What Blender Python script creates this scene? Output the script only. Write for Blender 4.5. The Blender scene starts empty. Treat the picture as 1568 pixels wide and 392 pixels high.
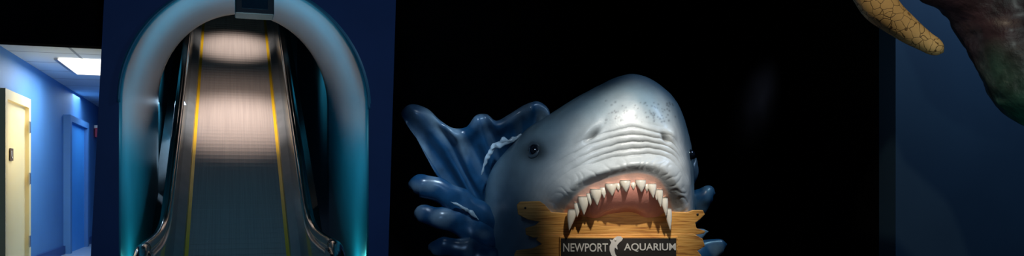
import bpy, math, random
import numpy as np
from mathutils import Vector, noise
random.seed(3); rng=np.random.default_rng(3)
TH=math.radians(18.3); CH=1.5; F=1600.0
sc=bpy.context.scene
sc.view_settings.view_transform='Standard'
COL=sc.collection

# ------------------------------------------------------------------ helpers
def empty(name,loc=(0,0,0),rz=0):
    o=bpy.data.objects.new(name,None); o.location=loc; o.rotation_euler=(0,0,rz)
    o.empty_display_size=.2; COL.objects.link(o); return o
def mesh(name,verts,faces,mat=None,parent=None,smooth=False):
    me=bpy.data.meshes.new(name); me.from_pydata([tuple(map(float,v)) for v in verts],[],[tuple(map(int,f)) for f in faces]); me.update()
    o=bpy.data.objects.new(name,me); COL.objects.link(o)
    if mat: me.materials.append(mat)
    if parent: o.parent=parent
    if smooth:
        me.polygons.foreach_set('use_smooth',[True]*len(me.polygons))
    return o
def box(name,x0,x1,y0,y1,z0,z1,mat,parent=None,bev=0):
    v=[(x,y,z) for x in (x0,x1) for y in (y0,y1) for z in (z0,z1)]
    f=[(0,1,3,2),(4,6,7,5),(0,4,5,1),(2,3,7,6),(0,2,6,4),(1,5,7,3)]
    o=mesh(name,v,f,mat,parent)
    if bev:
        m=o.modifiers.new('b','BEVEL'); m.width=bev; m.segments=3
    return o
def prism(name,poly,y0,y1,mat,parent=None,bev=0):
    """poly in XZ extruded along Y"""
    n=len(poly); v=[(x,y0,z) for x,z in poly]+[(x,y1,z) for x,z in poly]
    f=[tuple(range(n)),tuple(range(2*n-1,n-1,-1))]+[(i,i+n,(i+1)%n+n,(i+1)%n) for i in range(n)]
    o=mesh(name,v,f,mat,parent)
    import bmesh
    bm=bmesh.new(); bm.from_mesh(o.data); bmesh.ops.recalc_face_normals(bm,faces=bm.faces); bm.to_mesh(o.data); bm.free()
    if bev:
        m=o.modifiers.new('b','BEVEL'); m.width=bev; m.segments=2
    return o
def cr(pts,n,closed=False):
    P=np.array(pts,float)
    if closed: P=np.vstack([P[-3:],P,P[:3]])
    d=np.linalg.norm(np.diff(P,axis=0),axis=1)**.6; d[d<1e-9]=1e-9
    u=np.concatenate([[0],np.cumsum(d)])
    m=np.zeros_like(P)
    s=np.diff(P,axis=0)/d[:,None]
    m[1:-1]=(s[:-1]*d[1:,None]+s[1:]*d[:-1,None])/(d[1:]+d[:-1])[:,None]
    m[0]=s[0]; m[-1]=s[-1]
    return P,u,m,d
def crs(pts,n,closed=False,per_seg=None):
    P,u,m,d=cr(pts,n,closed)
    N=len(pts)
    if closed: k0,k1=3,3+N
    else: k0,k1=0,N-1
    out=[]
    tt=np.linspace(0,k1-k0,n,endpoint=not closed)
    for t in tt:
        i=min(int(t),k1-k0-1); a=t-i; j=k0+i; h=d[j]
        a2=a*a;a3=a2*a
        out.append((2*a3-3*a2+1)*P[j]+(a3-2*a2+a)*h*m[j]+(-2*a3+3*a2)*P[j+1]+(a3-a2)*h*m[j+1])
    return np.array(out)
def gridfaces(nu,nv,closed_u=False):
    f=[]
    for i in range(nu if closed_u else nu-1):
        for j in range(nv-1):
            a=i*nv+j; b=((i+1)%nu)*nv+j
            f.append((a,a+1,b+1,b))
    return f
def tube(name,pts,rad,mat,parent=None,flat=1.0,nseg=60,nr=20,flatdir=(0,1,0),lump=0,lumpf=6):
    A=np.hstack([np.array(pts,float),np.array(rad,float)[:,None]])
    C=crs(A,nseg)
    P=C[:,:3]; R=np.maximum(C[:,3],1e-4)
    T=np.gradient(P,axis=0); T/=np.linalg.norm(T,axis=1)[:,None]
    fd=np.array(flatdir,float); V=[]
    for i in range(nseg):
        n=np.cross(T[i],fd); n/=np.linalg.norm(n)+1e-9
        b=np.cross(n,T[i])
        for k in range(nr):
            a=2*math.pi*k/nr
            r=R[i]
            if lump: r*=1+lump*noise.noise(Vector((P[i]+n*r*math.cos(a)+b*r*math.sin(a))*lumpf))
            V.append(P[i]+n*r*math.cos(a)+b*r*flat*math.sin(a))
    f=[]
    for i in range(nseg-1):
        for k in range(nr):
            f.append((i*nr+k,i*nr+(k+1)%nr,(i+1)*nr+(k+1)%nr,(i+1)*nr+k))
    f.append(tuple(range(nr-1,-1,-1))); f.append(tuple((nseg-1)*nr+k for k in range(nr)))
    return mesh(name,V,f,mat,parent,True)

# ------------------------------------------------------------------ materials
def mat(name,col,rough=.5,metal=0,col2=None,nscale=4,bump=0,bscale=20,emit=None,estr=0,stretch=(1,1,1),coat=0,spec=.5):
    m=bpy.data.materials.new(name); m.use_nodes=True; nt=m.node_tree; b=nt.nodes['Principled BSDF']
    b.inputs['Base Color'].default_value=(*col,1); b.inputs['Roughness'].default_value=rough; b.inputs['Metallic'].default_value=metal
    b.inputs['Coat Weight'].default_value=coat; b.inputs['Specular IOR Level'].default_value=spec
    tc=nt.nodes.new('ShaderNodeTexCoord'); mp=nt.nodes.new('ShaderNodeMapping'); mp.inputs['Scale'].default_value=stretch
    nt.links.new(tc.outputs['Object'],mp.inputs[0])
    if col2:
        n=nt.nodes.new('ShaderNodeTexNoise'); n.inputs['Scale'].default_value=nscale; n.inputs['Detail'].default_value=6
        r=nt.nodes.new('ShaderNodeValToRGB'); r.color_ramp.elements[0].color=(*col,1); r.color_ramp.elements[1].color=(*col2,1)
        r.color_ramp.elements[0].position=.35; r.color_ramp.elements[1].position=.65
        nt.links.new(mp.outputs[0],n.inputs['Vector']); nt.links.new(n.outputs['Fac'],r.inputs[0]); nt.links.new(r.outputs[0],b.inputs['Base Color'])
    if bump:
        n=nt.nodes.new('ShaderNodeTexNoise'); n.inputs['Scale'].default_value=bscale; n.inputs['Detail'].default_value=5
        bp=nt.nodes.new('ShaderNodeBump'); bp.inputs['Strength'].default_value=bump; bp.inputs['Distance'].default_value=.02
        nt.links.new(mp.outputs[0],n.inputs['Vector']); nt.links.new(n.outputs['Fac'],bp.inputs['Height']); nt.links.new(bp.outputs[0],b.inputs['Normal'])
    if emit:
        b.inputs['Emission Color'].default_value=(*emit,1); b.inputs['Emission Strength'].default_value=estr
    return m
M_black=mat('black_paint',(.0035,.0035,.004),.9,col2=(.005,.005,.006),spec=0)
M_portal=mat('portal_blue_paint',(.010,.045,.16),.6,col2=(.014,.055,.19),nscale=2,bump=.05)
M_shell=mat('tunnel_shell_gloss',(.030,.21,.30),.36,col2=(.045,.25,.35),nscale=1.5,bump=.06,bscale=3,spec=.4)
M_tun=mat('escalator_well_paint',(.02,.15,.20),.35,col2=(.03,.18,.24),nscale=2)
M_floor=mat('dark_carpet',(.006,.007,.012),.9,col2=(.01,.01,.016),nscale=60)
M_halw=mat('hall_blue_wall',(.065,.20,.43),.6,col2=(.075,.23,.48),nscale=1.2,bump=.03)
M_halp=mat('hall_bright_blue_panel',(.06,.33,.76),.5,col2=(.07,.36,.8))
M_halfl=mat('hall_vinyl_floor',(.30,.42,.55),.3,col2=(.34,.46,.6))
M_cream=mat('cream_door_paint',(.88,.70,.35),.5,col2=(.90,.74,.39),nscale=2)
M_steel=mat('brushed_steel',(.45,.45,.46),.32,.9,col2=(.52,.52,.52),nscale=8,stretch=(40,1,1))
M_deck=mat('escalator_deck_steel',(.36,.37,.38),.36,.5,col2=(.44,.44,.45),nscale=5)
M_panel=mat('escalator_dark_panel',(.02,.05,.06),.16,.5,col2=(.03,.06,.075),nscale=2,coat=.6)
M_rubber=mat('black_handrail_rubber',(.008,.008,.009),.2,col2=(.012,.012,.013),coat=.8)
M_yellow=mat('yellow_edge',(.88,.50,.01),.45,col2=(.93,.55,.02))
M_step=mat('step_aluminium',(.44,.35,.31),.6,.05,col2=(.51,.41,.36),nscale=3,stretch=(25,.3,.3))
M_pan=mat('light_panel',(1,1,1),.5,col2=(.95,.95,.95),emit=(1,.86,.68),estr=3)
M_tooth=mat('tooth_ivory',(.84,.76,.62),.28,col2=(.9,.84,.72),nscale=15,coat=.4)
M_dark=mat('sign_black',(.02,.018,.016),.5,col2=(.03,.027,.024))
M_cream2=mat('sign_cream_letter',(.85,.83,.74),.5,col2=(.9,.87,.8))
M_doorb=mat('dark_door',(.010,.015,.024),.9,col2=(.013,.019,.030),spec=.0)
M_dkblue=mat('dark_blue_wall',(.016,.050,.095),.7,col2=(.020,.058,.107),nscale=1.5)
M_bar=mat('handle_metal',(.35,.35,.35),.35,.7,col2=(.4,.4,.4))

def ceil_mat():
    m=bpy.data.materials.new('ceiling_tiles'); m.use_nodes=True; nt=m.node_tree; b=nt.nodes['Principled BSDF']; b.inputs['Roughness'].default_value=.9
    tc=nt.nodes.new('ShaderNodeTexCoord'); br=nt.nodes.new('ShaderNodeTexBrick')
    br.offset=0; br.inputs['Scale'].default_value=1; br.inputs['Brick Width'].default_value=.61; br.inputs['Row Height'].default_value=.61
    br.inputs['Mortar Size'].default_value=.012; br.inputs['Color1'].default_value=(.50,.56,.63,1); br.inputs['Color2'].default_value=(.53,.59,.65,1); br.inputs['Mortar'].default_value=(.20,.24,.30,1)
    nt.links.new(tc.outputs['Object'],br.inputs['Vector']); nt.links.new(br.outputs['Color'],b.inputs['Base Color']); return m
M_ceil=ceil_mat()

def wood_mat():
    m=bpy.data.materials.new('carved_wood'); m.use_nodes=True; nt=m.node_tree; b=nt.nodes['Principled BSDF']; b.inputs['Roughness'].default_value=.5
    tc=nt.nodes.new('ShaderNodeTexCoord'); mp=nt.nodes.new('ShaderNodeMapping'); mp.inputs['Scale'].default_value=(1.2,8,22)
    n=nt.nodes.new('ShaderNodeTexNoise'); n.inputs['Scale'].default_value=3; n.inputs['Detail'].default_value=8; n.inputs['Distortion'].default_value=.6
    r=nt.nodes.new('ShaderNodeValToRGB'); e=r.color_ramp.elements
    e[0].position=.30; e[0].color=(.34,.11,.02,1); e[1].position=.62; e[1].color=(.92,.48,.12,1)
    x=e.new(.46); x.color=(.78,.36,.075,1)
    bp=nt.nodes.new('ShaderNodeBump'); bp.inputs['Strength'].default_value=.5; bp.inputs['Distance'].default_value=.01
    L=nt.links.new; L(tc.outputs['Object'],mp.inputs[0]); L(mp.outputs[0],n.inputs['Vector']); L(n.outputs['Fac'],r.inputs[0]); L(r.outputs[0],b.inputs['Base Color'])
    L(n.outputs['Fac'],bp.inputs['Height']); L(bp.outputs[0],b.inputs['Normal']); return m
M_wood=wood_mat()

def attr_mat(name,rough=.4,coat=.3,bump=.15,bscale=60,var=.12):
    m=bpy.data.materials.new(name); m.use_nodes=True; nt=m.node_tree; b=nt.nodes['Principled BSDF']
    b.inputs['Roughness'].default_value=rough; b.inputs['Coat Weight'].default_value=coat; b.inputs['Coat Roughness'].default_value=.25
    a=nt.nodes.new('ShaderNodeAttribute'); a.attribute_name='paint'
    tc=nt.nodes.new('ShaderNodeTexCoord'); n=nt.nodes.new('ShaderNodeTexNoise'); n.inputs['Scale'].default_value=9; n.inputs['Detail'].default_value=8
    mr=nt.nodes.new('ShaderNodeMapRange'); mr.inputs[1].default_value=.3; mr.inputs[2].default_value=.7; mr.inputs[3].default_value=1-var; mr.inputs[4].default_value=1+var*.3
    mx=nt.nodes.new('ShaderNodeVectorMath'); mx.operation='SCALE'
    n2=nt.nodes.new('ShaderNodeTexNoise'); n2.inputs['Scale'].default_value=bscale; n2.inputs['Detail'].default_value=4
    bp=nt.nodes.new('ShaderNodeBump'); bp.inputs['Strength'].default_value=bump; bp.inputs['Distance'].default_value=.01
    L=nt.links.new; L(tc.outputs['Object'],n.inputs['Vector']); L(tc.outputs['Object'],n2.inputs['Vector']); L(n.outputs['Fac'],mr.inputs[0])
    L(a.outputs['Color'],mx.inputs[0]); L(mr.outputs[0],mx.inputs['Scale']); L(mx.outputs[0],b.inputs['Base Color'])
    L(n2.outputs['Fac'],bp.inputs['Height']); L(bp.outputs[0],b.inputs['Normal']); return m
M_shark=attr_mat('shark_skin_paint',.42,.25)
M_wave=attr_mat('wave_fibreglass',.3,.4,.1,20,.35)
def paint(o,cols):
    at=o.data.color_attributes.new('paint','FLOAT_COLOR','POINT')
    a=np.ones((len(o.data.vertices),4),np.float32); a[:,:3]=cols
    at.data.foreach_set('color',a.ravel())

# ------------------------------------------------------------------ camera
cd=bpy.data.cameras.new('camera'); cam=bpy.data.objects.new('camera',cd); COL.objects.link(cam)
cam.location=(0,0,CH); cam.rotation_euler=(math.radians(90),0,-TH)
cd.sensor_width=36; cd.lens=30; cd.shift_y=114/1920; cd.clip_end=200
sc.camera=cam

# ------------------------------------------------------------------ room shell
box('floor',-9,12,-3,9.5,-.1,0,M_floor)
box('ceiling',-9,12,-3,9.5,6,6.1,M_black)
box('wall_rear_right',1.3,12,9.5,9.7,0,6,M_black)
box('wall_hall_header',-1.72,-.9,7.45,7.6,2.63,6,M_black)
box('wall_left_front',-9,-1.72,7.45,7.6,0,6,M_black)
box('wall_right_projection',5.5,12,6,6.2,0,6,M_dkblue)
box('wall_right_return',5.5,5.6,6.2,9.5,0,6,M_black)

tunnel=empty('tunnel_portal',(0,7,0))
def arch(cx,hw,zs,rise,n=40,z0=0.0):
    pts=[(cx-hw,z0)]
    for i in range(n+1):
        a=math.pi-math.pi*i/n
        pts.append((cx+hw*math.cos(a),zs+rise*math.sin(a)))
    pts.append((cx+hw,z0)); return pts
A0=arch(.145,.935,2.15,.97)
def prt(z,left):
    return (-.89-(2.92-z)*.047) if left else (1.30-(2.92-z)*.03)
def portal():
    V=[];Fc=[]
    n=len(A0); TOP=5.98
    outer=[]
    for i,(x,z) in enumerate(A0):
        if i==0: outer.append((prt(0,1),0))
        elif i==n-1: outer.append((prt(0,0),0))
        else:
            a=(i-1)/(n-3)
            if a<.3: zz=z+(TOP-z)*(a/.3)**2 ; outer.append((prt(zz,1),zz))
            elif a>.7: zz=z+(TOP-z)*((1-a)/.3)**2; outer.append((prt(zz,0),zz))
            else:
                t=(a-.3)/.4; outer.append((prt(TOP,1)*(1-t)+prt(TOP,0)*t,TOP))
    for (x,z) in A0: V.append((x,0,z))
    for (x,z) in outer: V.append((x,0,z))
    for (x,z) in outer: V.append((x,.44,z))
    for i in range(n-1):
        Fc.append((i,i+1,n+i+1,n+i)); Fc.append((n+i,n+i+1,2*n+i+1,2*n+i))
    return mesh('portal_face',V,Fc,M_portal,tunnel)
portal()
box('wall_portal_side',1.2,1.28,7.46,9.5,0,6,M_black)
def barrel():
    V=[];nseg=14
    A1=arch(.165,.90,2.45,1.0)
    n=len(A0)
    for k in range(nseg+1):
        t=k/nseg
        for (a,b) in zip(A0,A1):
            V.append((a[0]*(1-t)+b[0]*t,3.0*t,a[1]*(1-t)+b[1]*t))
    Fc=[(k*n+i,k*n+i+1,(k+1)*n+i+1,(k+1)*n+i) for k in range(nseg) for i in range(n-1)]
    o=mesh('tunnel_vault',V,Fc,M_shell,tunnel,True)
    m=o.modifiers.new('s','SOLIDIFY'); m.thickness=.02; m.offset=1
    return o
barrel()
rim=[(x,-.01,z) for x,z in A0]
tube('portal_rim',rim[1:-1],[.012]*(len(rim)-2),M_shell,tunnel,nseg=120,nr=8)
SL=.5775
def bz(y): return .82+(y-9.1)*SL
def well():
    x0,x1=-.83,1.2; ys=[10.02,16.5]; V=[];
    for y in ys:
        V+= [(x0,y,0 if y<11 else 1),(x0,y,bz(y)+2.6),(x1,y,bz(y)+2.6),(x1,y,0 if y<11 else 1)]
    mesh('wall_escalator_well',V,[(0,1,5,4),(1,2,6,5),(2,3,7,6),(4,5,6,7)],M_tun)
well()

# ------------------------------------------------------------------ escalator
esc=empty('escalator',(.08,9.1,0))
def E(p): return (p[0],p[1]-9.1,p[2])
def beltprofile():
    pr=[(6.2,.12),(7.9,.12)]
    y=7.9; dy=.085
    while y<15.5:
        z2=bz(y+dy)-.03
        pr.append((y,z2)); pr.append((y+dy*.8,z2)); y+=dy
        if bz(y)>4.52: break
    pr.append((16.4,pr[-1][1])); return pr
pr=beltprofile()
V=[];
for y,z in pr: V+= [E((-.5,y,z)),E((.5,y,z))]
mesh('step_band',V,[(2*i,2*i+1,2*i+3,2*i+2) for i in range(len(pr)-1)],M_step,esc)
def incl(y): return max(.12,bz(y))
ys=np.concatenate([np.linspace(6.2,8.2,12),np.linspace(8.4,15.5,20)])
def strip(name,xa,za,xb,zb,m,ys=ys,fn=incl):
    V=[]
    for y in ys: V+= [E((xa,y,fn(y)+za)),E((xb,y,fn(y)+zb))]
    return mesh(name,V,[(2*i,2*i+1,2*i+3,2*i+2) for i in range(len(ys)-1)],m,esc)
for s,nm in ((-1,'left'),(1,'right')):
    strip('yellow_line_'+nm,s*.472,.03,s*.507,.034,M_yellow)
    strip('skirt_'+nm,s*.505,.0,s*.515,.10,M_deck)
    strip('inner_deck_'+nm,s*.515,.10,s*.60,.16,M_deck)
    strip('outer_deck_'+nm,s*.65,.16,s*.86,.10,M_panel)
    hp=[(15.4,bz(15.4)+.95)]+[(y,1.77+(y-9.1)*SL) for y in (13,11,9.6,8.6)]+[(8.1,1.235),(7.6,1.14),(7.0,1.11),(6.3,1.10),(5.95,1.08),(5.76,.98),(5.72,.82),(5.86,.66),(6.15,.60)]
    tube('handrail_'+nm,[E((s*.625,y,z)) for y,z in hp],[.04]*len(hp),M_rubber,esc,nseg=140,nr=14,flat=1.0)
    C=crs([(y,z) for y,z in hp[:10]],60)
    V=[]
    for y,z in C:
        for x in (s*.60,s*.65):
            V+= [E((x,y,z-.02)),E((x,y,(incl(y)+.15) if y>6.3 else .25))]
    Fc=[]
    for i in range(len(C)-1):
        a=4*i; Fc+=[(a,a+1,a+5,a+4),(a+2,a+3,a+7,a+6)]
    Fc.append((4*(len(C)-1),4*(len(C)-1)+1,4*(len(C)-1)+3,4*(len(C)-1)+2))
    mesh('balustrade_'+nm,V,Fc,M_panel,esc)
    tube('handrail_guide_'+nm,[E((s*.59,y,z-.075)) for y,z in hp[:10]],[.014]*10,M_steel,esc,nseg=80,nr=8)
    tube('outer_handrail_guide_'+nm,[E((s*.662,y,z-.07)) for y,z in hp[:10]],[.010]*10,M_steel,esc,nseg=80,nr=8)
    nb=[(6.3,0),(6.3,1.07),(5.97,1.05),(5.82,.95),(5.80,.82),(5.9,.70),(6.05,.62),(6.05,0)]
    V=[E((s*.625-.05,y,z)) for y,z in nb]+[E((s*.625+.05,y,z)) for y,z in nb]; n=len(nb)
    mesh('newel_'+nm,V,[tuple(range(n)),tuple(range(2*n-1,n-1,-1))]+[(i,(i+1)%n,(i+1)%n+n,i+n) for i in range(n)],M_panel,esc)
box('landing_plate',-.86,.86,-3.2,-1.2,0,.118,M_steel,esc)

hb=empty('overhead_monitor',(.19,7.25,2.9))
box('housing',-.15,.15,-.12,.12,-.0,.2,M_dark,hb,.01)
box('screen',-.10,.10,-.13,-.115,.04,.17,mat('screen_glass',(.01,.04,.06),.1,col2=(.012,.05,.07)),hb)
box('mounting_post',-.02,.02,-.02,.02,.19,.23,M_steel,hb)

# ------------------------------------------------------------------ hallway
HF=.79
box('wall_hall_left',-1.85,-1.72,7.6,14.2,0,2.63,M_halw)
box('wall_hall_right',-.92,-.88,7.7,14.2,0,2.63,M_halw)
box('wall_hall_end',-1.72,-.92,14.2,14.3,0,2.63,M_halw)
box('floor_hallway',-1.72,-.92,7.7,14.2,HF-.1,HF,M_halfl)
box('ceiling_hallway',-1.72,-.92,7.6,14.2,2.63,2.68,M_ceil)
box('baseboard_hall_left',-1.72,-1.70,7.7,14.2,HF,HF+.09,mat('baseboard_navy',(.01,.05,.2),.5,col2=(.012,.06,.22)))
hl=empty('ceiling_light_panel',(-1.13,8.7,2.62))
box('diffuser',-.27,.20,-.5,.5,-.008,0,M_pan,hl); 
for a,b_,c,d in ((-.30,-.27,-.53,.53),(.20,.21,-.53,.53)): box('frame',a,b_,c,d,-.015,.0,M_steel,hl)
dr=empty('door_1',(-1.72,8.05,HF))
box('leaf',0,.02,-.38,.38,0,1.42,M_cream,dr)
box('jamb_near',0,.05,-.45,-.38,0,1.5,M_cream,dr); box('jamb_far',0,.05,.38,.45,0,1.5,M_cream,dr); box('head',0,.05,-.38,.38,1.42,1.5,M_cream,dr)
for z in (.2,.75,1.2): box('hinge',.05,.06,.36,.40,z,z+.1,M_steel,dr)
ls=empty('door_sign',(-1.695,7.9,1.78)); 
box('plate',0,.006,-.05,.05,-.05,.05,mat('sign_brown',(.10,.06,.03),.5,col2=(.12,.07,.04)),ls)
box('glyph_l_stem',.006,.008,-.02,-.008,-.03,.03,M_cream2,ls); box('glyph_l_foot',.006,.008,-.02,.02,-.03,-.018,M_cream2,ls)
d2=empty('door_2',(-1.72,11,HF))
box('leaf',0,.03,-.55,.55,0,1.45,M_halp,d2); box('jamb_near',0,.07,-.65,-.55,0,1.52,M_halw,d2); box('jamb_far',0,.07,.55,.65,0,1.52,M_halw,d2)
box('head',0,.07,-.55,.55,1.45,1.52,M_halw,d2)
es=empty('exit_sign',(-1.70,12.6,2.25)); box('lamp_body',0,.04,-.10,.10,-.06,.06,mat('exit_red',(.2,.02,.06),.4,col2=(.22,.02,.07),emit=(.7,.03,.1),estr=.05),es)
box('bracket',-.02,.02,-.02,.02,.06,.1,M_steel,es)

# ------------------------------------------------------------------ black double doors on the right
dd=empty('double_door',(7.59,9.5,0))
for nm,a,b_ in (('leaf_left',-.92,-.008),('leaf_right',.008,.92)):
    box(nm,a,b_,-.05,0,0,5.2,M_doorb,dd)
for nm,x in (('handle_left',-.36),('handle_right',.36)):
    tube(nm,[(x,-.12,.45),(x,-.12,.9),(x,-.12,1.2)],[.028]*3,M_bar,dd,nseg=10,nr=12)
    for z in (.52,1.14): box('bracket',x-.012,x+.012,-.11,-.05,z,z+.025,M_bar,dd)
box('frame_top',-1.0,1.0,-.07,0,5.2,5.3,M_doorb,dd); box('frame_left',-1.0,-.93,-.07,0,0,5.2,M_doorb,dd); box('frame_right',.93,1.0,-.07,0,0,5.2,M_doorb,dd)

# ------------------------------------------------------------------ SHARK
BX,BY=1.025,8.0
def Rz(x,y): return (x*math.cos(TH)+y*math.sin(TH), -x*math.sin(TH)+y*math.cos(TH))
def LP(px,py,y):
    px=np.asarray(px,float);py=np.asarray(py,float);y=np.asarray(y,float)
    s=(BY+y)/F
    return np.stack([(px-960)*s-BX, y+0*px, CH+(354-py)*s],-1)
wx,wy=Rz(BX,BY)
shark=empty('shark_sculpture',(wx,wy,0),-TH)
L =[(1056,402,-.50),(1075,370,-.62),(1105,347,-.67),(1150,331,-.72),(1200,324,-.74),(1232,334,-.72),(1250,356,-.66),(1262,402,-.52),(1275,480,-.42),(1245,540,-.46),(1165,560,-.52),(1085,540,-.46),(1050,480,-.40)]
M1=[(1038,398,-.51),(1060,362,-.65),(1094,336,-.71),(1147,317,-.76),(1203,308,-.78),(1245,318,-.75),(1270,348,-.68),(1282,402,-.52),(1290,480,-.42),(1260,556,-.48),(1165,578,-.55),(1072,556,-.46),(1035,485,-.40)]
M2=[(1020,392,-.46),(1040,350,-.58),(1079,321,-.65),(1139,299,-.71),(1205,290,-.73),(1257,300,-.69),(1285,338,-.6),(1294,402,-.45),(1298,490,-.36),(1270,578,-.42),(1165,600,-.5),(1060,578,-.42),(1013,500,-.34)]
M3=[(985,395,-.30),(1005,325,-.42),(1048,282,-.56),(1122,250,-.68),(1200,238,-.71),(1262,258,-.64),(1292,322,-.46),(1299,405,-.28),(1304,500,-.22),(1280,612,-.25),(1165,625,-.3),(1040,615,-.25),(983,510,-.18)]
M4=[(944,400,-.06),(956,310,-.12),(1015,245,-.36),(1112,190,-.53),(1190,170,-.56),(1256,198,-.48),(1291,285,-.28),(1301,405,-.10),(1306,510,-.06),(1292,635,-.06),(1165,645,-.1),(1015,640,-.06),(942,520,-.0)]
O =[(908,420,.25),(921,322,.16),(983,252,-.02),(1098,174,-.26),(1190,140,-.35),(1258,177,-.28),(1294,262,-.10),(1303,405,.12),(1309,520,.15),(1300,648,.15),(1165,650,.15),(985,648,.2),(912,530,.25)]
def shrink(R,c,f,dy,yabs=None):
    R=np.array(R,float).copy(); R[:,0]=c[0]+(R[:,0]-c[0])*f; R[:,1]=c[1]+(R[:,1]-c[1])*f
    R[:,2]=R[:,2]+dy if yabs is None else yabs
    return R
MC=(1165,450)
G1=shrink(L,MC,.93,.010); G2=shrink(L,MC,.74,.005); G3=shrink(L,MC,.54,.06); G4=shrink(L,MC,.34,.32); G5=shrink(L,MC,.03,.55)
B1=shrink(O,(1130,420),.93,.35); B2=shrink(O,(1130,430),.7,.62); B3=shrink(O,(1130,440),.03,.75)
rings=[G5,G4,G3,G2,G1,L,M1,M2,M3,M4,O,B1,B2,B3]
NS=460
RR=np.array([crs(np.array(r,float)*[1,1,200],NS,closed=True) for r in rings])/np.array([1,1,200.])
knots=[0]; 
for j in range(len(rings)-1):
    dd_=(RR[j+1]-RR[j])*[1,1,200]; knots.append(knots[-1]+np.mean(np.linalg.norm(dd_,axis=1)))
knots=np.array(knots); h=np.diff(knots)
sl=np.diff(RR,axis=0)/h[:,None,None]
mm=np.zeros_like(RR); mm[1:-1]=(sl[:-1]*h[1:,None,None]+sl[1:]*h[:-1,None,None])/(h[1:]+h[:-1])[:,None,None]; mm[0]=sl[0]; mm[-1]=sl[-1]
segn=[8,8,8,8,8,10,14,50,40,26,14,12,10]
G=[];TT=[]
for j,nn in enumerate(segn):
    for a in np.linspace(0,1,nn,endpoint=(j==len(segn)-1)):
        a2=a*a;a3=a2*a
        G.append((2*a3-3*a2+1)*RR[j]+(a3-2*a2+a)*h[j]*mm[j]+(-2*a3+3*a2)*RR[j+1]+(a3-a2)*h[j]*mm[j+1]); TT.append(j+a)
G=np.array(G); TT=np.array(TT)
GP=G[...,0]; GY=G[...,1]
W=LP(GP,GY,G[...,2])
dt=np.gradient(W,axis=0); ds=np.roll(W,-1,1)-np.roll(W,1,1)
N=np.cross(ds,dt); N/=np.linalg.norm(N,axis=2)[...,None]+1e-9
face=(TT>5.5)&(TT<9)
if N[face][:,:,1].mean()>0: N=-N
def ss(a,b,x): 
    t=np.clip((x-a)/(b-a),0,1); return t*t*(3-2*t)
T2=TT[:,None]+0*GP; S2=(np.arange(NS)/NS*13)[None,:]+0*GP
nz=np.array([[noise.noise(Vector(w*3)) for w in row] for row in W])
nz2=np.array([[noise.noise(Vector(w*11)) for w in row] for row in W])
disp=np.zeros_like(GP)
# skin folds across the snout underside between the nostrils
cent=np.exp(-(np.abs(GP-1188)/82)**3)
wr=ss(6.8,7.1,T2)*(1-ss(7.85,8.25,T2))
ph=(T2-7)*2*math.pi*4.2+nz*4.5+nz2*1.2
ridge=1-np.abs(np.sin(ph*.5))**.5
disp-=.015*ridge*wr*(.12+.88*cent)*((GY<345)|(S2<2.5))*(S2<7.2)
ck=np.exp(-((GP-1075)/55)**2-((GY-310)/38)**2)
disp-=.008*(1-np.abs(np.sin((GP*.6+GY*1.0)*.10+nz*2))**.5)*ck
lp=ss(5.2,5.8,T2)*(1-ss(6.4,7.0,T2))
disp-=.005*(1-np.abs(np.sin(S2*9+nz2*3))**.6)*lp*(S2<7.5)
disp+=.014*nz*ss(6,7,T2)*(1-ss(9,10,T2))+.003*nz2*ss(6,7,T2)
disp+=.035*np.exp(-((GP-1010)/35)**2-((GY-252)/20)**2)*(T2>6)*(T2<11)
disp-=.030*np.exp(-((GP-998)/20)**2-((GY-282)/18)**2)*(T2>6)*(T2<11)
nost=np.zeros_like(GP)
for (nx_,ny_,sx,sy,rot) in ((1113,252,15,8,-.75),(1248,258,9,8,.9)):
    dx=(GP-nx_)*math.cos(rot)+(GY-ny_)*math.sin(rot); dy=-(GP-nx_)*math.sin(rot)+(GY-ny_)*math.cos(rot)
    g=np.exp(-(dx/sx)**2-(dy/(sy*.55))**2); nost+=g*(T2>6)*(T2<10)
    disp-=.04*g*(T2>6)*(T2<10)
    disp+=.022*np.exp(-(dx/(sx*1.5))**2-((dy+sy*1.5)/(sy))**2)*(T2>6)*(T2<10)
W2=W+N*disp[...,None]
white=np.array([.56,.60,.61]); grey=np.array([.13,.22,.28]); blue=np.array([.045,.12,.18]); pink=np.array([.92,.40,.31]); gum=np.array([.95,.58,.46]); deep=np.array([.50,.13,.09])
col=np.zeros(W.shape)
dors=np.clip(ss(7.6,9.3,T2)+nz*.5*ss(7.4,8.4,T2),0,1)*.88
side=ss(1130,960,GP)
k=np.clip(dors,0,1)
col[:]=white
col=col*(1-k[...,None])+grey*k[...,None]
k=np.clip(side*ss(6.9,8.5,T2)*.8,0,1)[...,None]; col=col*(1-k)+grey*k
k=ss(9.4,10.4,T2)[...,None]; col=col*(1-k)+blue*k
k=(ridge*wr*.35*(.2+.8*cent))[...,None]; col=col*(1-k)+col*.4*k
sp=np.zeros_like(GP)
for _ in range(95):
    a=rng.uniform(1135,1272); b=rng.uniform(186,232)
    if abs(a-1200)<18 and rng.random()<.6: continue
    r=rng.uniform(1.0,1.7)
    sp=np.maximum(sp,np.exp(-((GP-a)**2+(GY-b)**2)/r**2*.8)*(T2<9.95)*(T2>6.5))
col*=(1-.65*sp)[...,None]
col*=(1-.8*np.clip(nost,0,1))[...,None]
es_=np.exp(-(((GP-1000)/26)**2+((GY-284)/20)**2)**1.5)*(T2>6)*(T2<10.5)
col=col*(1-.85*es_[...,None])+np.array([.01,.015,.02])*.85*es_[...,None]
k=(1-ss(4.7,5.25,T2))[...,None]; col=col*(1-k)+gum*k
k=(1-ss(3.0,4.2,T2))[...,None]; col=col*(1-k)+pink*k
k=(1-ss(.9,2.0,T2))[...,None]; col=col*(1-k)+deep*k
nt_=len(TT)
Vv=W2.reshape(-1,3)
Fc=[]
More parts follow.
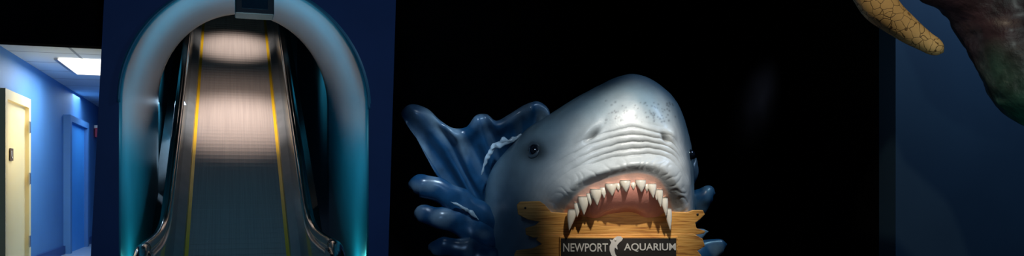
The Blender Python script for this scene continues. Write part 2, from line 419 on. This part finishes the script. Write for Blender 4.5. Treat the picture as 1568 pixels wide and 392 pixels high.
for i in range(nt_-1):
    for j in range(NS):
        j2=(j+1)%NS; Fc.append((i*NS+j,i*NS+j2,(i+1)*NS+j2,(i+1)*NS+j))
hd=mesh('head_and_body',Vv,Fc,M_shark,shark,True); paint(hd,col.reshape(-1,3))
import bmesh
bm=bmesh.new(); bm.from_mesh(hd.data); bmesh.ops.recalc_face_normals(bm,faces=bm.faces); bm.to_mesh(hd.data); bm.free()
def surf(px,py):
    msk=(T2>5.5)&(T2<10.2); d=(GP-px)**2+(GY-py)**2; d=np.where(msk,d,1e9); i=np.unravel_index(np.argmin(d),d.shape); return W2[i],N[i]
def ball(name,c,r,m,parent,sx=1,sy=1,sz=1):
    bm=bmesh.new(); bmesh.ops.create_uvsphere(bm,u_segments=32,v_segments=20,radius=r)
    me=bpy.data.meshes.new(name); bm.to_mesh(me); bm.free(); me.polygons.foreach_set('use_smooth',[True]*len(me.polygons)); me.materials.append(m)
    o=bpy.data.objects.new(name,me); o.location=tuple(map(float,c)); o.scale=(sx,sy,sz); COL.objects.link(o); o.parent=parent; return o
M_eye=mat('eye_gloss',(.004,.006,.01),.06,col2=(.01,.015,.025),nscale=30,coat=1)
for nm,px,py,r in (('eye_left',999,281,.062),('eye_right',1296,290,.05)):
    p,n=surf(px,py); ball(nm,p-n*.01,r,M_eye,shark)
    if nm=='eye_left':
        for sgn,dz in ((1,.012),(-1,-.006)):
            arc=[]
            ax=np.array([1,0,0.])-n*n[0]; ax/=np.linalg.norm(ax); up=np.cross(n,ax); up=up if up[2]>0 else -up
            for t in np.linspace(-1.35,1.35,9):
                arc.append(p+n*.018+ax*math.sin(t)*.075+up*(sgn*math.cos(t)*.06))
            rad=[.003,.010,.016,.018,.018,.018,.016,.010,.003]
            o=tube('eyelid',arc,rad,M_shark,shark,nseg=30,nr=10); paint(o,np.tile([.06,.09,.12],(len(o.data.vertices),1)))
def tooth(bx,by,tx,ty,y,w,lean=0.0):
    V=[];n=14;m_=12
    for i in range(m_+1):
        t=i/m_; r=w*.5*(1-t**1.5)*(1+.15*math.sin(t*math.pi))+.15
        x=bx+(tx-bx)*t+2.0*math.sin(t*math.pi)*lean; yy=by+(ty-by)*t; dep=y-.03*math.sin(t*1.6)
        c=LP(x,yy,dep)
        for k_ in range(n):
            a=2*math.pi*k_/n; V.append((c[0]+r*.0047*math.cos(a),c[1]+r*.0030*math.sin(a),c[2]))
    f=[(i*n+k_,i*n+(k_+1)%n,(i+1)*n+(k_+1)%n,(i+1)*n+k_) for i in range(m_) for k_ in range(n)]
    f.append(tuple(range(n))); f.append(tuple(m_*n+k_ for k_ in range(n)))
    return V,f
tv=[];tf=[]
up=[(1074,392,1067,433,-.60,17),(1094,368,1095,404,-.63,20),(1117,354,1120,386,-.67,20),(1145,344,1148,368,-.70,20),(1172,338,1174,361,-.73,19),
    (1201,337,1203,361,-.73,19),(1222,344,1225,372,-.71,16),(1235,355,1239,389,-.68,14),(1245,370,1249,406,-.65,13),(1252,390,1257,433,-.60,13),
    (1084,380,1082,408,-.60,14),(1106,362,1107,386,-.64,13),(1131,351,1133,372,-.67,13),(1159,343,1160,358,-.70,12),(1187,341,1188,356,-.71,12),(1212,343,1213,360,-.70,11),(1230,352,1231,376,-.67,10)]
lo=[(1090,548,1088,505,-.47,18),(1120,556,1119,512,-.50,19),(1152,560,1152,514,-.52,20),(1185,560,1186,514,-.52,20),(1216,554,1218,508,-.50,19),(1243,544,1245,500,-.47,17)]
for q in up+lo:
    V,f=tooth(*q); b0=len(tv); tv+=V; tf+=[tuple(x+b0 for x in ff) for ff in f]
mesh('teeth',tv,tf,M_tooth,shark,True)

# ------------------------------------------------------------------ bitten wooden sign
sg=empty('wooden_sign',(wx,wy,0),-TH)
def poly(pts,y): 
    a=LP([p[0] for p in pts],[p[1] for p in pts],np.full(len(pts),y)); return [(q[0],q[2]) for q in a]
plA=[(969,384),(975,378),(1012,377),(1022,384),(1034,398),(1060,399),(1200,396),(1290,398),(1300,394),(1318,394),(1322,402),(1313,411),(1304,418),(1306,428),(1323,433),(1320,438),(1300,441),(1150,444),(1030,443),(1000,446),(986,440),(985,428),(1003,423),(1012,416),(990,412),(971,402)]
plB=[(1012,440),(1300,438),(1318,448),(1322,462),(1308,470),(1316,480),(1310,500),(1150,506),(1010,503),(966,500),(964,478),(968,470),(1000,466),(1016,458),(1005,450)]
prism('plank_upper',poly(plA,-.545),-.545,-.49,M_wood,sg,.006)
prism('plank_lower',poly(plB,-.55),-.55,-.485,M_wood,sg,.006)
for px,py in ((985,390),(1308,402),(990,490),(1300,490)):
    p=LP(px,py,-.548); ball('bolt',p,.010,M_dark,sg,1,.5,1)
prism('name_panel_frame',poly([(1049,444),(1271,444),(1271,490),(1049,490)],-.565),-.565,-.54,M_wood,sg,.004)
prism('name_panel',poly([(1052,447),(1268,447),(1268,487),(1052,487)],-.57),-.57,-.55,M_dark,sg)
def text(body,x0,x1,y0,y1,yd,name):
    cu=bpy.data.curves.new(name,'FONT'); cu.body=body; cu.size=1; cu.extrude=.02; cu.offset=.012
    o=bpy.data.objects.new(name,cu); COL.objects.link(o); bpy.context.view_layer.update()
    me=bpy.data.meshes.new_from_object(o.evaluated_get(bpy.context.evaluated_depsgraph_get())); bpy.data.objects.remove(o)
    n=len(me.vertices); c=np.zeros(n*3); me.vertices.foreach_get('co',c); c=c.reshape(-1,3)
    a=LP(x0,y1,yd); b=LP(x1,y0,yd); mn=c.min(0); mx=c.max(0)
    c2=np.zeros_like(c); c2[:,0]=a[0]+(c[:,0]-mn[0])/(mx[0]-mn[0])*(b[0]-a[0]); c2[:,2]=a[2]+(c[:,1]-mn[1])/(mx[1]-mn[1])*(b[2]-a[2]); c2[:,1]=yd-.004*(c[:,2]-mn[2])/(mx[2]-mn[2])
    me.vertices.foreach_set('co',c2.ravel()); me.update(); me.materials.clear(); me.materials.append(M_cream2)
    o=bpy.data.objects.new(name,me); COL.objects.link(o); o.parent=sg
text('NEWPORT',1056,1140,456,472,-.571,'lettering_left'); text('AQUARIUM',1170,1267,456,472,-.571,'lettering_right')
# leaping fish emblem: curved body tapering to a forked tail, dorsal and pectoral fin
cres=[(1164,443),(1158,443),(1152,446),(1149,450),(1143,449),(1146,455),(1143,462),(1143,470),(1146,478),(1151,485),(1148,492),(1156,489),(1165,491),(1159,484),(1154,477),(1152,469),(1153,464),(1158,468),(1157,460),(1161,455),(1166,451),(1168,447)]
prism('emblem',poly(cres,-.578),-.578,-.568,M_cream2,sg)
ball('emblem_bubble',LP(1154,450,-.58),.010,M_cream2,sg,1,.4,1)

# ------------------------------------------------------------------ wave splash
wv=empty('wave_splash_sculpture',(wx,wy,0),-TH)
WB=np.array([.016,.085,.19]); WF=np.array([.46,.62,.70])
crest=[(800,300,.30),(772,245,.26),(752,212,.22),(768,196,.2),(800,203,.2),(826,226,.22),(850,240,.24),(874,238,.24),(893,216,.2),(912,214,.2),(930,226,.22),(955,214,.22),(985,196,.2),(1008,190,.2),(1028,204,.25),(1035,240,.3)]
root=[(905,470,.42),(905,450,.4),(905,440,.4),(908,430,.4),(912,420,.4),(918,410,.4),(925,400,.4),(932,395,.4),(940,390,.4),(946,385,.4),(952,380,.4),(958,375,.4),(965,370,.4),(972,365,.4),(980,360,.4),(990,360,.42)]
NU,NV=240,70
CRS=crs(np.array(crest)*[1,1,200],NU)/np.array([1,1,200.]); RT=crs(np.array(root)*[1,1,200],NU)/np.array([1,1,200.])
V=[];cl=[]
for side_ in (0,1):
    for i in range(NU):
        for j in range(NV):
            v=j/(NV-1)
            p=RT[i]*(1-v)+CRS[i]*v
            bend=math.sin(v*math.pi)*26*(1-i/NU)
            p=p+np.array([bend*.5,bend*.9,0]) 
            wob=noise.noise(Vector((i*.03,v*2,0)))*2.5
            fl=math.sin(i/NU*2*math.pi*6.5+v*2.5+wob)*.032*math.sin(v*2.6)
            th=.02+.05*math.exp(-((v-.93)/.07)**2)
            if v>.96: th*=math.sqrt(max(0,1-((v-.96)/.04)**2))
            edge=min(i,NU-1-i)/8.0
            th*=math.sqrt(min(1,edge))
            y=p[2]-.12*v*v+fl+(th if side_ else -th)
            w=LP(p[0],p[1],y); V.append(w)
            n1=noise.noise(Vector((i*.05,v*3,side_*9)))
            foam=max(0,min(1,(v-.74)*2.4+n1*1.3-.2))*.5+.35*max(0,math.sin(i/NU*2*math.pi*6.5+v*2.5+1+wob)*.8-.3)*v
            cl.append(WB*(1-foam)+WF*foam)
f1=gridfaces(NU,NV); off=NU*NV
f=[tuple(reversed(q)) for q in f1]+[tuple(x+off for x in q) for q in f1]
for i in range(NU-1):
    for j in (0,NV-1):
        a=i*NV+j; b=(i+1)*NV+j; f.append((a,b,b+off,a+off))
for j in range(NV-1):
    for i in (0,NU-1):
        a=i*NV+j; f.append((a,a+1,a+1+off,a+off))
o=mesh('crest_fan',V,f,M_wave,wv,True); paint(o,np.array(cl))
def petal(name,pts,rad,seed=0):
    P=[LP(a,b,c) for a,b,c in pts]; R=[r*.005 for r in rad]
    o=tube(name,P,R,M_wave,wv,flat=.7,nseg=70,nr=28,lump=.35)
    c=np.zeros(len(o.data.vertices)*3); o.data.vertices.foreach_get('co',c); c=c.reshape(-1,3); cl=[]
    for i,p in enumerate(c):
        v=(i//28)/69
        foam=max(0,min(1,(v-.45)*.8+noise.noise(Vector(p*7))*1.2))*.55
        cl.append(WB*(1-foam)+WF*foam)
    paint(o,np.array(cl)); return o
petal('lobe_1',[(935,440,.2),(890,402,.12),(850,372,.05),(812,352,.0),(786,345,-.02),(772,349,-.02),(767,352,-.02)],[34,30,27,22,19,12,1])
petal('lobe_2',[(940,470,.2),(900,440,.1),(860,420,.05),(820,406,.0),(795,402,0),(782,404,0),(777,406,0)],[34,28,24,20,17,11,1])
petal('lobe_3',[(950,520,.2),(915,490,.05),(875,470,.0),(840,463,-.03),(820,463,-.03),(808,465,-.03),(803,467,-.03)],[38,28,22,18,15,10,1])
petal('lobe_4',[(950,600,.2),(900,560,.05),(850,530,.0),(825,520,-.03),(806,518,-.03),(795,520,-.03)],[40,30,24,20,14,1])
petal('lobe_5',[(1270,420,.3),(1300,385,.25),(1320,368,.2),(1333,362,.2),(1341,362,.2)],[30,26,20,14,1])
petal('lobe_6',[(1265,360,.35),(1290,325,.3),(1302,305,.3),(1305,296,.3)],[26,18,8,1])
petal('lobe_7',[(1280,520,.2),(1310,485,.1),(1335,468,.08),(1352,460,.08),(1363,458,.08)],[36,26,20,14,1])
petal('lobe_8',[(1270,470,.2),(1300,445,.18),(1318,436,.18),(1328,434,.18)],[22,14,9,1])
def strand(name,pts,rad):
    o=tube(name,[LP(a,b,c) for a,b,c in pts],[r*.0055 for r in rad],M_wave,wv,flat=.7,nseg=120,nr=20,lump=1.2,lumpf=22); paint(o,np.tile([.52,.66,.74],(len(o.data.vertices),1)))
strand('foam_strand',[(978,252,.02),(960,262,.02),(940,268,.02),(922,280,.03),(912,300,.05),(903,328,.1)],[1.5,4,5,4.5,3,1])
strand('foam_strand_low',[(845,378,-.09),(865,388,-.05),(885,400,-.02),(897,412,-.0)],[1,2.4,3,1.2])
V=[];NUp=64;NVp=14;cl=[]
for i in range(NUp):
    a=2*math.pi*i/NUp
    for j in range(NVp):
        t=j/(NVp-1); r=(1.25-.5*t)*(1+.08*math.sin(a*7)); z=.55*math.sin(t*math.pi/2)+.05*math.sin(a*9+t*4)*t
        V.append((r*math.cos(a)*1.0-.15,.35+r*.75*math.sin(a),max(0,z)*.8)); cl.append(WB if (i+j)%5 else WB*2)
V.append((-.15,.35,.45)); cl.append(WB)
f=gridfaces(NUp,NVp,True)+[(i*NVp+NVp-1,((i+1)%NUp)*NVp+NVp-1,len(V)-1) for i in range(NUp)]
o=mesh('water_base',V,f,M_wave,wv,True); paint(o,np.array(cl))

# ------------------------------------------------------------------ hanging octopus sculpture (upper right)
OD=5.2
ox,oy=Rz((1900-960)*OD/F,OD)
octo=empty('octopus_sculpture',(ox,oy,2.7),-TH)
def OP(px,py,dy=0):
    s=(OD+dy)/F; return np.array([(px-960)*s-(1900-960)*OD/F,dy,CH+(354-py)*s-2.7])
def crack_mat():
    m=bpy.data.materials.new('crackled_tan_skin'); m.use_nodes=True; nt=m.node_tree; b=nt.nodes['Principled BSDF']; b.inputs['Roughness'].default_value=.5
    tc=nt.nodes.new('ShaderNodeTexCoord'); v=nt.nodes.new('ShaderNodeTexVoronoi'); v.feature='DISTANCE_TO_EDGE'; v.inputs['Scale'].default_value=19
    ns=nt.nodes.new('ShaderNodeTexNoise'); ns.inputs['Scale'].default_value=14; mixv=nt.nodes.new('ShaderNodeVectorMath'); mixv.operation='MULTIPLY_ADD'; mixv.inputs[1].default_value=(.05,.05,.05)
    r=nt.nodes.new('ShaderNodeValToRGB'); e=r.color_ramp.elements; e[0].position=.0; e[0].color=(.08,.04,.015,1); e[1].position=.045; e[1].color=(.80,.54,.23,1)
    bp=nt.nodes.new('ShaderNodeBump'); bp.inputs['Distance'].default_value=.01; bp.inputs['Strength'].default_value=.5
    L_=nt.links.new; L_(tc.outputs['Object'],ns.inputs['Vector']); L_(ns.outputs['Color'],mixv.inputs[0]); L_(tc.outputs['Object'],mixv.inputs[2]); L_(mixv.outputs[0],v.inputs['Vector'])
    L_(v.outputs['Distance'],r.inputs[0]); L_(r.outputs[0],b.inputs['Base Color']); L_(r.outputs[0],bp.inputs['Height']); L_(bp.outputs[0],b.inputs['Normal']); return m
M_crack=crack_mat(); pxm=OD/F
tp=[(1900,-120,.3),(1780,-190,.15),(1660,-130,.05),(1625,-50,0),(1642,0,0),(1668,30,0),(1705,58,0),(1735,78,0),(1752,88,0),(1762,94,0),(1769,98,0)]
tube('arm_tan',[OP(*q) for q in tp],[r*pxm for r in (60,52,42,36,33,29,23,18,16,11,1)],M_crack,octo,nseg=110,nr=28,lump=.08)
outl=[(1665,-160),(1700,-60),(1722,0),(1752,16),(1780,34),(1800,62),(1815,100),(1830,135),(1858,178),(1888,212),(1925,240),(1975,262),(2040,270)]
outr=[(2100,-260),(2160,-200),(2200,-140),(2220,-80),(2230,-30),(2230,30),(2225,80),(2215,130),(2200,170),(2180,200),(2150,230),(2110,255),(2060,268)]
LL=crs(np.array(outl,float),90); RR_=crs(np.array(outr,float),90); V=[];cl=[];nr=56
for i in range(90):
    a_,b_=LL[i],RR_[i]; c=(a_+b_)/2; r=(b_-a_)/2; rl=np.linalg.norm(r)*pxm
    for k in range(nr):
        a=2*math.pi*k/nr
        q=c-r*math.cos(a)
        w=OP(q[0],q[1],.45-.42*math.sin(a)*min(1,rl/.5))
        d=Vector(w)*3
        w=w+np.array([math.cos(a)*-1,-math.sin(a),0])*(.045*noise.noise(d*1.3)+.02*noise.noise(d*4))
        V.append(w)
        g=max(0,min(1,(i/89-.46)*3.4+noise.noise(d*.9)*.9))
        cl.append(np.array([.07,.035,.045])*(1-g)+np.array([.012,.17,.11])*g)
f=[(i*nr+k,i*nr+(k+1)%nr,(i+1)*nr+(k+1)%nr,(i+1)*nr+k) for i in range(89) for k in range(nr)]+[tuple(range(nr)),tuple(89*nr+k for k in range(nr))]
o=mesh('mantle',V,f,attr_mat('octopus_skin',.5,.15,.9,25,.7),octo,True); paint(o,np.array(cl))
M_oct=mat('octopus_arm_skin',(.02,.07,.05),.5,col2=(.06,.03,.03),nscale=5,bump=.6,bscale=20)
tube('arm_dark',[OP(2200,60,.4),OP(2300,160,.3),OP(2380,200,.25),OP(2420,160,.2)],[60*pxm,46*pxm,28*pxm,2*pxm],M_oct,octo,nseg=60,lump=.2)
tube('suspension_cable',[(.35,.4,.3),(.35,.4,1.8),(.35,.4,3.27)],[.006]*3,M_steel,octo,nseg=6,nr=8)

# ------------------------------------------------------------------ lights
def light(kind,name,loc,energy,color,target=None,size=.3,spot=40,blend=.3,sy=None):
    ld=bpy.data.lights.new(name,kind); ld.energy=energy; ld.color=color
    if kind=='AREA':
        ld.size=size
        if sy: ld.shape='RECTANGLE'; ld.size_y=sy
    else: ld.shadow_soft_size=size
    if kind=='SPOT': ld.spot_size=math.radians(spot); ld.spot_blend=blend
    o=bpy.data.objects.new(name,ld); o.location=loc; COL.objects.link(o)
    if target is not None:
        o.rotation_euler=(Vector(target)-Vector(loc)).to_track_quat('-Z','Y').to_euler()
    return o
def SW(px,py,y):
    a=LP(px,py,y); x,y_=Rz(a[0],a[1]); return (wx+x,wy+y_,a[2])
light('SPOT','shark_key_spot',SW(1290,-240,-2.3),310,(1,.95,.87),SW(1190,330,-.5),.05,34,.9)
light('SPOT','shark_fill_spot',SW(820,-60,-3.2),105,(.72,.86,1),SW(1060,280,-.2),.15,26,.8)
light('SPOT','shark_front_spot',SW(1230,420,-4.6),90,(1,.82,.70),SW(1175,405,-.5),.12,9,.7)
light('SPOT','wave_spot',SW(860,-260,-2.2),270,(.60,.79,1),SW(850,330,.2),.1,22,.8)
light('SPOT','wave_spot_right',SW(1560,-100,-1.2),60,(.4,.8,1),SW(1330,420,.2),.1,16,.7)
light('SPOT','octopus_spot',(1.8,1.5,4.6),215,(1,.84,.6),tuple(Vector((ox-.68,oy,2.6))),.08,18,.5)
light('SPOT','octopus_body_spot',(2.6,1.0,1.6),80,(.8,.97,.92),tuple(Vector((ox+.05,oy,2.4))),.08,26,.9)
light('SPOT','tunnel_downlight_near',(.08,10.75,4.1),240,(1,.92,.87),(.08,11.75,2.35),.10,60,1)
light('SPOT','tunnel_downlight_far',(.08,13.0,5.35),180,(1,.93,.88),(.08,14.1,3.75),.10,42,1)
light('SPOT','tunnel_warm_fill',(.08,11.5,4.3),36,(1,.84,.74),(.08,11.9,2.4),.10,110,1)
light('SPOT','vault_crown_wash',(.15,7.3,1.9),85,(.48,.82,1),(.15,8.1,3.3),.2,115,.8)
light('SPOT','teal_wash_left',(.3,7.25,1.9),38,(.27,.82,1),(-.8,7.8,1.8),.15,92,.9)
light('SPOT','teal_wash_right',(0,7.25,1.9),38,(.27,.82,1),(1.1,7.8,1.8),.15,92,.9)
light('POINT','teal_uplight_left',(-.64,7.6,.75),4.5,(.12,.95,.95),None,.08)
light('POINT','teal_uplight_right',(.93,7.6,.75),4.5,(.12,.95,.95),None,.08)
light('SPOT','well_wash_right',(.5,11.3,3.7),60,(.25,.75,1),(1.2,11.5,3.2),.1,80,.9)
light('SPOT','well_wash_left',(-.3,11.3,3.7),50,(.25,.75,1),(-.83,11.5,3.2),.1,80,.9)
light('SPOT','portal_blue_wash',(.1,2.5,2.5),78,(.35,.6,1),(.1,7,1.9),.3,60,.4)
light('AREA','hall_panel_light',(-1.25,8.7,2.58),22,(.80,.90,1),(-1.25,8.7,0),.5,sy=1)
light('AREA','hall_blue_light',(-1.25,11.2,2.58),20,(.50,.74,1),(-1.35,11.2,0),.5,sy=1.5)
light('POINT','door_warm_light',(-1.25,7.95,1.9),7,(1,.82,.45),None,.1)
light('AREA','right_wall_wash',(6.8,4.6,5.7),105,(.45,.68,1),(6.8,6,1.6),1.5,sy=.4)
light('SPOT','door_wash',(4.9,7.6,3.0),60,(.7,.8,1),(7.5,9.4,.8),.2,36,1)
w=bpy.data.worlds.new('world'); sc.world=w; w.use_nodes=True; w.node_tree.nodes['Background'].inputs[0].default_value=(.25,.4,.7,1); w.node_tree.nodes['Background'].inputs[1].default_value=.03
